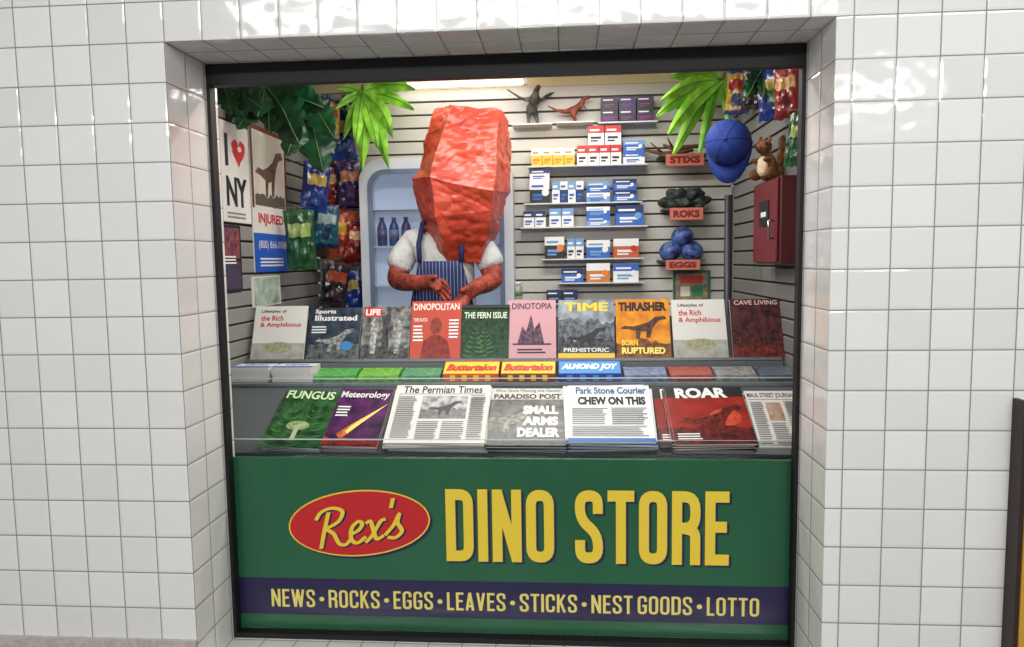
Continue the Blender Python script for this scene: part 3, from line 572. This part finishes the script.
B().lathe([(.001,0),(.022,0),(.026,.01),(.026,.06),(.018,.075)],C(170,170,150,.2),n=14).lathe([(.0265,.02),(.0265,.045)],C(90,140,80),n=14).lathe([(.019,.075),(.019,.095),(.001,.095)],C(220,220,215),n=14).done('jar',loc=(jx,YB-.06,z+.0006),smooth=True,label='small glass jar with green label and white lid',category='jar')
def sgn(px0,px1,py0_,py1,t,label):
    y=YB-.15; x0=X(px0,py1,y);x1=X(px1,py1,y);z0=Z(px0,py1,y);z1=Z(px0,py0_,y)
    e=empty('labelled_shelf',((x0+x1)/2,y,z0),label=label,category='shelf'); w=(x1-x0)/2;h=z1-z0
    B().box(-w-.03,w+.03,.012,.149,h-.008,h,C(90,70,60,.6)).done('shelf_board',par=e)
    B().box(-w,w,0,.01,0,h,C(200,112,92,.6)).text(t,-w*.8,h*.2,w*.8,h*.8,-.001,C(120,20,20),.05).done('name_board',par=e,label='salmon board with hand lettered word')
    return (x0+x1)/2,z1
sx_,sz_=sgn(666,704,154,166,'STIXS','small shelf with a salmon sign for sticks')
BRN=C(96,66,44,.8,bump=.6,scale=40)
for q,(a_,b_,c_) in enumerate(((-.2,.05,.012),(-.1,.13,.035))):
    B().tube([(sx_+a_,YB-.09,sz_+.02+c_),(sx_+a_/2,YB-.08,sz_+c_),(sx_,YB-.10,sz_+c_+.004),(sx_+b_,YB-.09,sz_+.012+c_)],[.006,.011,.012,.007],BRN).tube([(sx_+a_/2,YB-.08,sz_+c_),(sx_+a_/1.2,YB-.12,sz_+.05+c_)],[.008,.003],BRN).done('stick',smooth=True,label='gnarled brown branch lying on the small shelf',category='stick',group='sticks on the wall shelf')
sx_,sz_=sgn(670,703,208,220,'ROKS','small shelf with a salmon sign for rocks')
def rock(x,y,z,rx,ry,rz,m,seed,name='rock',label='dark green crumpled rock on the small shelf',amp=.6):
    b=B().ell((0,0,0),(rx,ry,rz),m,18,12)
    for i,v in enumerate(b.v):
        n=noise.noise(v*26+Vector((seed*3.1,seed,0))); b.v[i]=v*(1+amp*n)
    return b.done(name,loc=(x,y,z+rz*.95),label=label,category=name,group=name+'s on the wall shelf')
for k,(dx,dz) in enumerate(((-.075,0),(0,0),(.07,0),(-.04,.045),(.04,.043))): rock(sx_+dx,YB-.085,sz_+dz,.052,.04,.032,C(52,62,54,.7,c2=(28,32,30),scale=30,bump=.6),k)
sx_,sz_=sgn(666,700,260,270,'EGGS','small shelf with a salmon sign for eggs')
for k,(dx,dz) in enumerate(((-.055,0),(.055,0),(.005,.075))):
    o=rock(sx_+dx,YB-.085,sz_+dz,.052,.048,.046,C(70,96,160,.4,c2=(26,40,90),scale=22,soft=.06),k,'egg','large blue mottled egg piled on the small shelf',.04); o.rotation_euler=(0,1.2*(-1)**k,0); o.scale=(1,1,1.25)
x0,z0=P(673,303,YB-.02);x1,z1=P(711,270,YB-.02)
cover(x1-x0,z1-z0,.012,C(60,110,90),[('r',.08,.08,.92,.92,ph((200,170,60),(60,90,140),30)),('r',.2,.6,.8,.85,C(200,60,50)),('r',.2,.2,.45,.5,C(240,235,220)),('r',.5,.2,.8,.5,C(60,140,90))]).done('poster',loc=((x0+x1)/2,YB-.0125,z0),label='small colourful poster on the back slatwall',category='poster')
# figurines
DKG=C(52,50,48,.6,c2=(90,86,80),scale=30); RB=C(150,70,46,.6,c2=(110,50,34),scale=30)
def dinofig(px,py,s,mat,label,flip=1,wings=False):
    x,z=P(px,py,by)
    v=[(0,0,.045),(.025,0,.062),(.04,0,.088),(.065,0,.094),(-.03,0,.04),(-.065,0,.046),(-.1,0,.065),(.0,.012,.025),(.008,.014,.0),(.018,.014,-.002),(0,-.012,.025),(.008,-.014,.0),(.018,-.014,-.002),(.04,-.012,.055),(.048,-.014,.045)]
    e=[(0,1),(1,2),(2,3),(0,4),(4,5),(5,6),(0,7),(7,8),(8,9),(0,10),(10,11),(11,12),(1,13),(13,14)]
    r=[.016,.012,.009,.006,.010,.005,.002,.007,.004,.003,.007,.004,.003,.003,.002]
    if wings:
        v+=[(0,.03,.07),(-.02,.07,.10),(0,-.03,.07),(-.02,-.07,.10)]; e+=[(1,15),(15,16),(1,17),(17,18)]; r+=[(.01,.004),(.014,.002),(.01,.004),(.014,.002)]
    v=[(a_*s*flip,b_*s,c_*s) for a_,b_,c_ in v]; r=[tuple(q*s for q in (k if isinstance(k,tuple) else (k,k))) for k in r]
    skin('dinosaur_figurine',v,e,r,mat,loc=(x,YB-.06,z+.006),rot=(0,0,(-1.2 if wings else 0)),label=label,category='figurine',group='toy dinosaurs on the top shelf')
shelf(512,552,124); shelf(556,594,122)
dinofig(532,124,1.8,DKG,'dark grey toy dinosaur with spread limbs',1,True); dinofig(574,122,1.35,RB,'red-brown toy dinosaur standing on hind legs',1)
# ---------------------------------------------------------------- bags on peg hooks
def bag(w,h,c1,c2,c3,loc,rot,label,wallx):
    b=B(); nx,nz=16,22; sd=random.random()*50
    for sgn_ in (-1,1):
        vs=[]
        for j in range(nz+1):
            for i in range(nx+1):
                u=i/nx*2-1;v=j/nz*2-1; bul=.14*w*(max(0,1-u*u)**.55)*(max(0,1-v**4)); wob=noise.noise(Vector((u*2.5,v*3,sd)))*.018*w/.08+noise.noise(Vector((u*6,v*2.2,sd+9)))*.007
                vs.append((u*w/2*(1-.08*(1-v*v)),sgn_*(bul+.001)+wob*(1-abs(v)**3)*(1-u*u*.6)*.6,h/2*v+.003*math.sin(u*9+sd)))
        for j in range(nz):
            for i in range(nx):
                u=(i+.5)/nx*2-1;v=(j+.5)/nz*2-1
                m=c1
                if v>.84 or v<-.84: m=c2
                if abs(u)<.72 and .12<v<.55: m=c3
                if abs(u)<.4 and -.6<v<-.1: m=c2
                q=j*(nx+1)+i
                b.add([vs[q],vs[q+1],vs[q+nx+2],vs[q+nx+1]],[(0,1,2,3)],m)
    b.box(-w*.08,w*.08,-.001,.001,h/2-.004,h/2+.018,c2)
    b.done('snack_bag',loc=loc,rot=rot,smooth=True,label=label,category='snack bag',group='snack bags hanging on the side walls')
    s=1 if wallx<loc[0] else -1; zz=loc[2]+h/2+.012
    B().tube([(wallx,0,0),(loc[0]+s*.02,0,0),(loc[0]+s*.03,0,.01)],.0025,C(150,150,152,.3,.8),6).done('peg_hook',loc=(0,loc[1],zz),label='thin metal peg hook on the slatwall',category='hook',group='peg hooks on the side walls')
f_=lambda *c:C(*c,.25)
cols={'blue':(f_(22,42,110),f_(30,60,130),f_(170,150,80)),'dark':(f_(24,24,32),f_(60,40,40),f_(150,60,40)),'green':(f_(24,70,38),f_(40,90,50),f_(150,170,100)),'orange':(f_(170,70,36),f_(130,40,30),f_(220,170,70)),
 'red':(f_(130,28,30),f_(96,26,30),f_(200,160,110)),'teal':(f_(26,80,100),f_(22,46,80),f_(150,170,170)),'yellow':(f_(160,126,44),f_(44,56,110),f_(140,46,40)),'purple':(f_(46,30,76),f_(70,44,90),f_(170,110,80))}
LX=-1.22
for px,py,hp,wp,c in ((322,120,42,24,'yellow'),(342,142,50,28,'blue'),(310,188,48,26,'blue'),(332,186,42,22,'red'),(350,190,44,24,'purple'),(299,240,60,28,'green'),(322,226,44,24,'teal'),(342,238,54,28,'orange'),(326,284,46,28,'dark'),(350,290,42,24,'blue'),(356,244,38,20,'red'),(354,132,40,20,'green')):
    yy,zz=PW(px,py,LX); yy=min(yy,1.76); k=(yy+2)/F
    bag(wp*k*1.12,hp*k,*cols[c],(max(LX+random.uniform(-.01,.05),X(px,py,yy)),yy,zz),(0,random.uniform(-.18,.18),math.radians(30+random.uniform(-20,20))),c+' foil snack bag hanging on the slatwall',XL)
for px,py,hp,wp,c in ((738,92,42,22,'yellow'),(754,86,44,24,'dark'),(770,94,48,24,'blue'),(787,92,50,24,'red'),(797,140,50,18,'green')):
    yy,zz=PW(px,py,.79); yy=max(yy,.5); k=(yy+2)/F
    bag(wp*k*1.1,hp*k,*cols[c],(.79,yy,zz),(0,random.uniform(-.12,.12),math.radians(-34+random.uniform(-14,14))),c+' foil snack bag hanging above the cabinet',XR)
# ---------------------------------------------------------------- left wall posters
def wallposter(px0,px1,py0_,py1,Xw,els,bg,label,side=1):
    ya,_=PW(px0,py0_,Xw); yb_,_=PW(px1,py0_,Xw); _,zb_=PW((px0+px1)/2,py1,Xw); _,zt_=PW((px0+px1)/2,py0_,Xw)
    w=abs(yb_-ya); yc=(ya+yb_)/2
    return cover(w,zt_-zb_,.006,bg,els).done('poster',loc=(Xw,yc,zb_),rot=(0,0,side*math.pi/2),label=label,category='poster')
def emblem(cx_,cy_,rx_,ry_):
    rn=random.Random(3); return [(cx_+rx_*(16*math.sin(t)**3)/16*rn.uniform(.88,1.1),cy_+ry_*(13*math.cos(t)-5*math.cos(2*t)-2*math.cos(3*t)-math.cos(4*t))/16*rn.uniform(.9,1.1)) for t in [2*math.pi*k/26 for k in range(26)]]
XW=XL+.0065
wallposter(219,247,124,222,XW,[('t','I',.14,.56,.25,.88,INK,.06),('p',emblem(.62,.73,.24,.16),RED),('e',.66,.76,.07,.03,PAPER),('t','NY',.14,.16,.88,.46,INK,.04)]+lines(.14,.04,.86,.12,2),PAPER,'white tourist poster with black letters and red emblem')
wallposter(219,240,225,292,XW,[('r',.06,.5,.94,.96,ph((60,40,80),(160,80,60),40,.12)),('r',.06,.04,.94,.46,ph((90,40,40),(40,60,90),40,.12))]+lines(.15,.42,.8,.56,3,WHITE),C(26,24,34),'dark printed poster below the tourist poster')
wallposter(249,284,130,272,XW,[('r',.0,.0,1,.27,C(40,90,190)),('r',.08,.46,.92,.96,C(206,200,186)),dino(.05,.42,.95,1.0,ph((70,56,46),(120,96,76),60,.12)),hills(.46,.56,C(96,84,70),3,.08,.92),('t','INJURED?',.14,.32,.92,.41,RED,.03),('t','(800) 866-0066',.12,.15,.92,.22,WHITE,.0)]+lines(.14,.04,.88,.11,3,WHITE)+[('r',0,.97,1,1,C(120,50,36)),('r',0,.44,.05,1,C(120,50,36)),('r',.95,.44,1,1,C(120,50,36))],PAPER,'injury advertisement poster with dinosaur drawing and blue phone band')
wallposter(252,280,276,306,XW,[('r',.05,.05,.95,.95,ph((220,225,215),(120,160,120),20))],PAPER,'small pale printed notice on the slatwall')
# ---------------------------------------------------------------- leaves
def leafmesh(L_,W,lobes,m,bend=.5,fold=.25,ang=0,droop=0):
    b=B(); n=30; vs=[];fs=[]; mid=[]; ca,sa=math.cos(ang),math.sin(ang)
    for i in range(n+1):
        t=i/n; a_=bend*t; z=L_*t*math.cos(a_*.6); y=-L_*t*math.sin(a_*.6)
        w=W*math.sin(math.pi*min(1,t*.93+.05))**.7
        if lobes: w*=.72+.28*abs(math.sin(lobes*math.pi*t))
        dd=droop*L_*t*t
        def tf(x_,y_,z_): return (x_*ca+z_*sa,y_,z_*ca-x_*sa-dd)
        mid.append(tf(0,y+.01*math.sin(6*t)-.002,z))
        for u in (-1,-.75,-.5,-.25,0,.25,.5,.75,1): vs.append(tf(u*w,y+abs(u)*w*fold+.01*math.sin(6*t+u)+.004*math.sin(t*34)*abs(u)*W/.05,z-abs(u)*w*.25))
    for i in range(n):
        for k in range(8): q=i*9+k; fs.append((q,q+1,q+10,q+9))
    b.add(vs,fs,m); b.tube(mid[::3],.0018,VEIN,5); return b
VEIN=C(90,134,74,.5)
DG=C(26,80,44,.4,c2=(16,56,30),scale=12,bump=.3); LG=C(158,222,72,.4,c2=(120,190,50),scale=10)
def plant(px,py,y,specs,m,label,W,lobes,droop=0):
    x,z=P(px,py,y)
    e=empty('artificial_plant',(x,y,z),label=label,category='plant')
    B().tube([(0,YB-y-.001 if y>1.4 else .04,-.02),(0,.01,0),(.01,-.02,.03)],[.006,.01,.006],C(80,110,50)).done('stem',par=e,smooth=True)
    for ang,L_,bd in specs:
        leafmesh(L_,W*L_,lobes,m,bd,.25,math.radians(ang),droop).done('leaf',par=e,smooth=True,rot=(random.uniform(-.15,.15),0,random.uniform(-.3,.3)))
plant(362,92,1.66,[(-105,.15,.4),(-60,.14,.5),(-150,.2,.5),(172,.32,.3),(152,.32,.4),(92,.28,.5),(70,.32,.3),(56,.27,.9),(162,.26,.7),(-170,.24,.7),(125,.32,.7)],LG,'lime green plastic palm fronds fixed to the slatwall',.12,0,.35)
plant(722,80,1.66,[(-88,.34,.4),(-102,.36,.5),(-70,.32,.5),(-118,.36,.4),(-134,.34,.3),(-155,.28,.3),(172,.2,.3),(-55,.2,.8),(146,.14,.4)],LG,'lime green plastic palm fronds above the stick shelf',.11,0,.35)
plant(264,84,.85,[(172,.20,.3),(-152,.22,.5),(140,.34,.4),(-118,.28,.5),(112,.28,.5),(-175,.18,.9),(92,.24,.6)],DG,'large dark green lobed plastic leaves hanging down',.28,6)
plant(304,92,1.15,[(168,.36,.3),(-165,.30,.5),(146,.26,.6),(-128,.2,.5)],DG,'large green lobed plastic leaves hanging beside the snack bags',.28,6)
plant(222,82,.55,[(120,.2,.4),(160,.14,.4),(-120,.12,.4),(95,.2,.5)],DG,'dark green plastic leaves near the window frame',.30,6)
plant(768,64,.9,[(170,.18,.3),(-140,.18,.5),(140,.2,.5),(-165,.14,.6)],DG,'dark green plastic leaves hanging by the ceiling',.26,6)
# ---------------------------------------------------------------- cap, plush, red cabinet
x,z=P(728,142,1.0); e=empty('baseball_cap',(x,1.0,z),rot=(math.radians(20),0,math.radians(-20)),label='bright blue baseball cap hanging from the slatwall',category='cap')
CB=C(30,62,148,.75,c2=(26,54,134),scale=60)
pr=[(.001,.092),(.03,.088),(.058,.074),(.078,.05),(.088,.02),(.09,-.02)]
M=Matrix.Rotation(math.radians(70),4,'X')
b=B(); b.lathe(pr,CB,M,28)
for k in range(6):
    t=k*math.pi/3; b.tube([M@Vector((r*math.cos(t)*1.01,r*math.sin(t)*1.01,zz)) for r,zz in pr],.0015,C(22,48,126,.8),6)
b.ell((0,0,.094),(.008,.008,.005),CB,M=M); b.done('crown',par=e,smooth=True)
b=B(); vs=[];fs=[]
for i in range(13):
    t=math.pi*(i/12)
    for r in (0,1):
        q=.075*r*math.sin(t); vs.append(M@Vector((.088*math.cos(t),-.088*math.sin(t)-q,-.02+.0-.012*r*math.cos(t)**2)))
for i in range(12): fs.append((2*i,2*i+1,2*i+3,2*i+2))
b.add(vs,fs,CB); o=b.done('brim',par=e,smooth=True); sd=o.modifiers.new('S','SOLIDIFY'); sd.thickness=.004
CY0,CY1=.74,1.08; PX=.78
zc0=PW(765,264,PX)[1]; zc1=PW(765,180,PX)[1]; h=zc1-zc0; pw=XR-PX
RC=C(80,18,22,.4); e=empty('red_cabinet',(XR,.89,zc0),label='dark red metal wall cabinet with small black label',category='cabinet')
B().box(-pw+.012,-.001,CY0-.89,CY1-.89,0,h,RC).done('body',par=e,bevel=.005)
B().box(-pw,-pw+.011,CY0-.88,CY1-.90,.008,h-.008,C(110,26,28,.35)).done('door',par=e,bevel=.003)
B().box(-pw-.004,-pw-.0005,-.05,.08,h*.45,h*.75,BLACK).box(-pw-.005,-pw-.004,-.02,.05,h*.56,h*.62,WHITE).done('label_plate',par=e,label='black label plate')
B().tube([(-pw-.001,-.11,h*.3),(-pw-.018,-.11,h*.3),(-pw-.018,-.11,h*.5),(-pw-.001,-.11,h*.5)],.005,C(160,160,160,.2,1.)).done('handle',par=e,smooth=True,label='chrome handle')
e=empty('plush_toy',(.80,.96,zc1+.001),rot=(0,0,-.8),label='brown and cream plush squirrel perched on the red cabinet',category='plush toy'); e.scale=(1.25,1.25,1.25)
FU=C(146,102,62,.95,c2=(92,60,36),scale=50,bump=1.,soft=.15); CR=C(225,205,170,.95,bump=.8,scale=60)
b=B()
for c_,r_ in (((0,0,.045),(.032,.032,.045)),((0,-.018,.105),(.025,.028,.023)),((0,-.045,.099),(.012,.016,.010)),((-.028,-.018,.02),(.015,.03,.018)),((.028,-.018,.02),(.015,.03,.018)),((-.022,-.034,.062),(.008,.022,.008)),((.022,-.034,.062),(.008,.022,.008)),((.012,.045,.03),(.02,.022,.03)),((.022,.06,.075),(.02,.02,.04)),((.03,.05,.12),(.018,.022,.026)),((-.016,-.01,.13),(.006,.004,.012)),((.016,-.01,.13),(.006,.004,.012))): b.ell(c_,r_,FU)
o=b.done('body',par=e,smooth=True); r=o.modifiers.new('Remesh','REMESH'); r.mode='VOXEL'; r.voxel_size=.003; r.use_smooth_shade=True
B().ell((0,-.024,.045),(.02,.012,.032),CR).done('belly',par=e,smooth=True,label='cream furry belly')
for s in (-1,1): B().ell((s*.018,-.034,.112),(.004,.005,.005),BLACK).done('eye',par=e,smooth=True)
B().ell((0,-.061,.101),(.004,.003,.003),BLACK).done('nose',par=e,smooth=True)
e=empty('rack_post',(.73,1.3,FL),label='plain dark metal rack post beside the cabinet',category='post')
H=Z(740,195,1.3)-FL
B().tube([(0,0,0),(0,0,H)],.018,DK,12).done('post',par=e,smooth=True)
B().lathe([(.001,0),(.10,0),(.10,.02),(.02,.04)],DK).done('base',par=e,smooth=True)
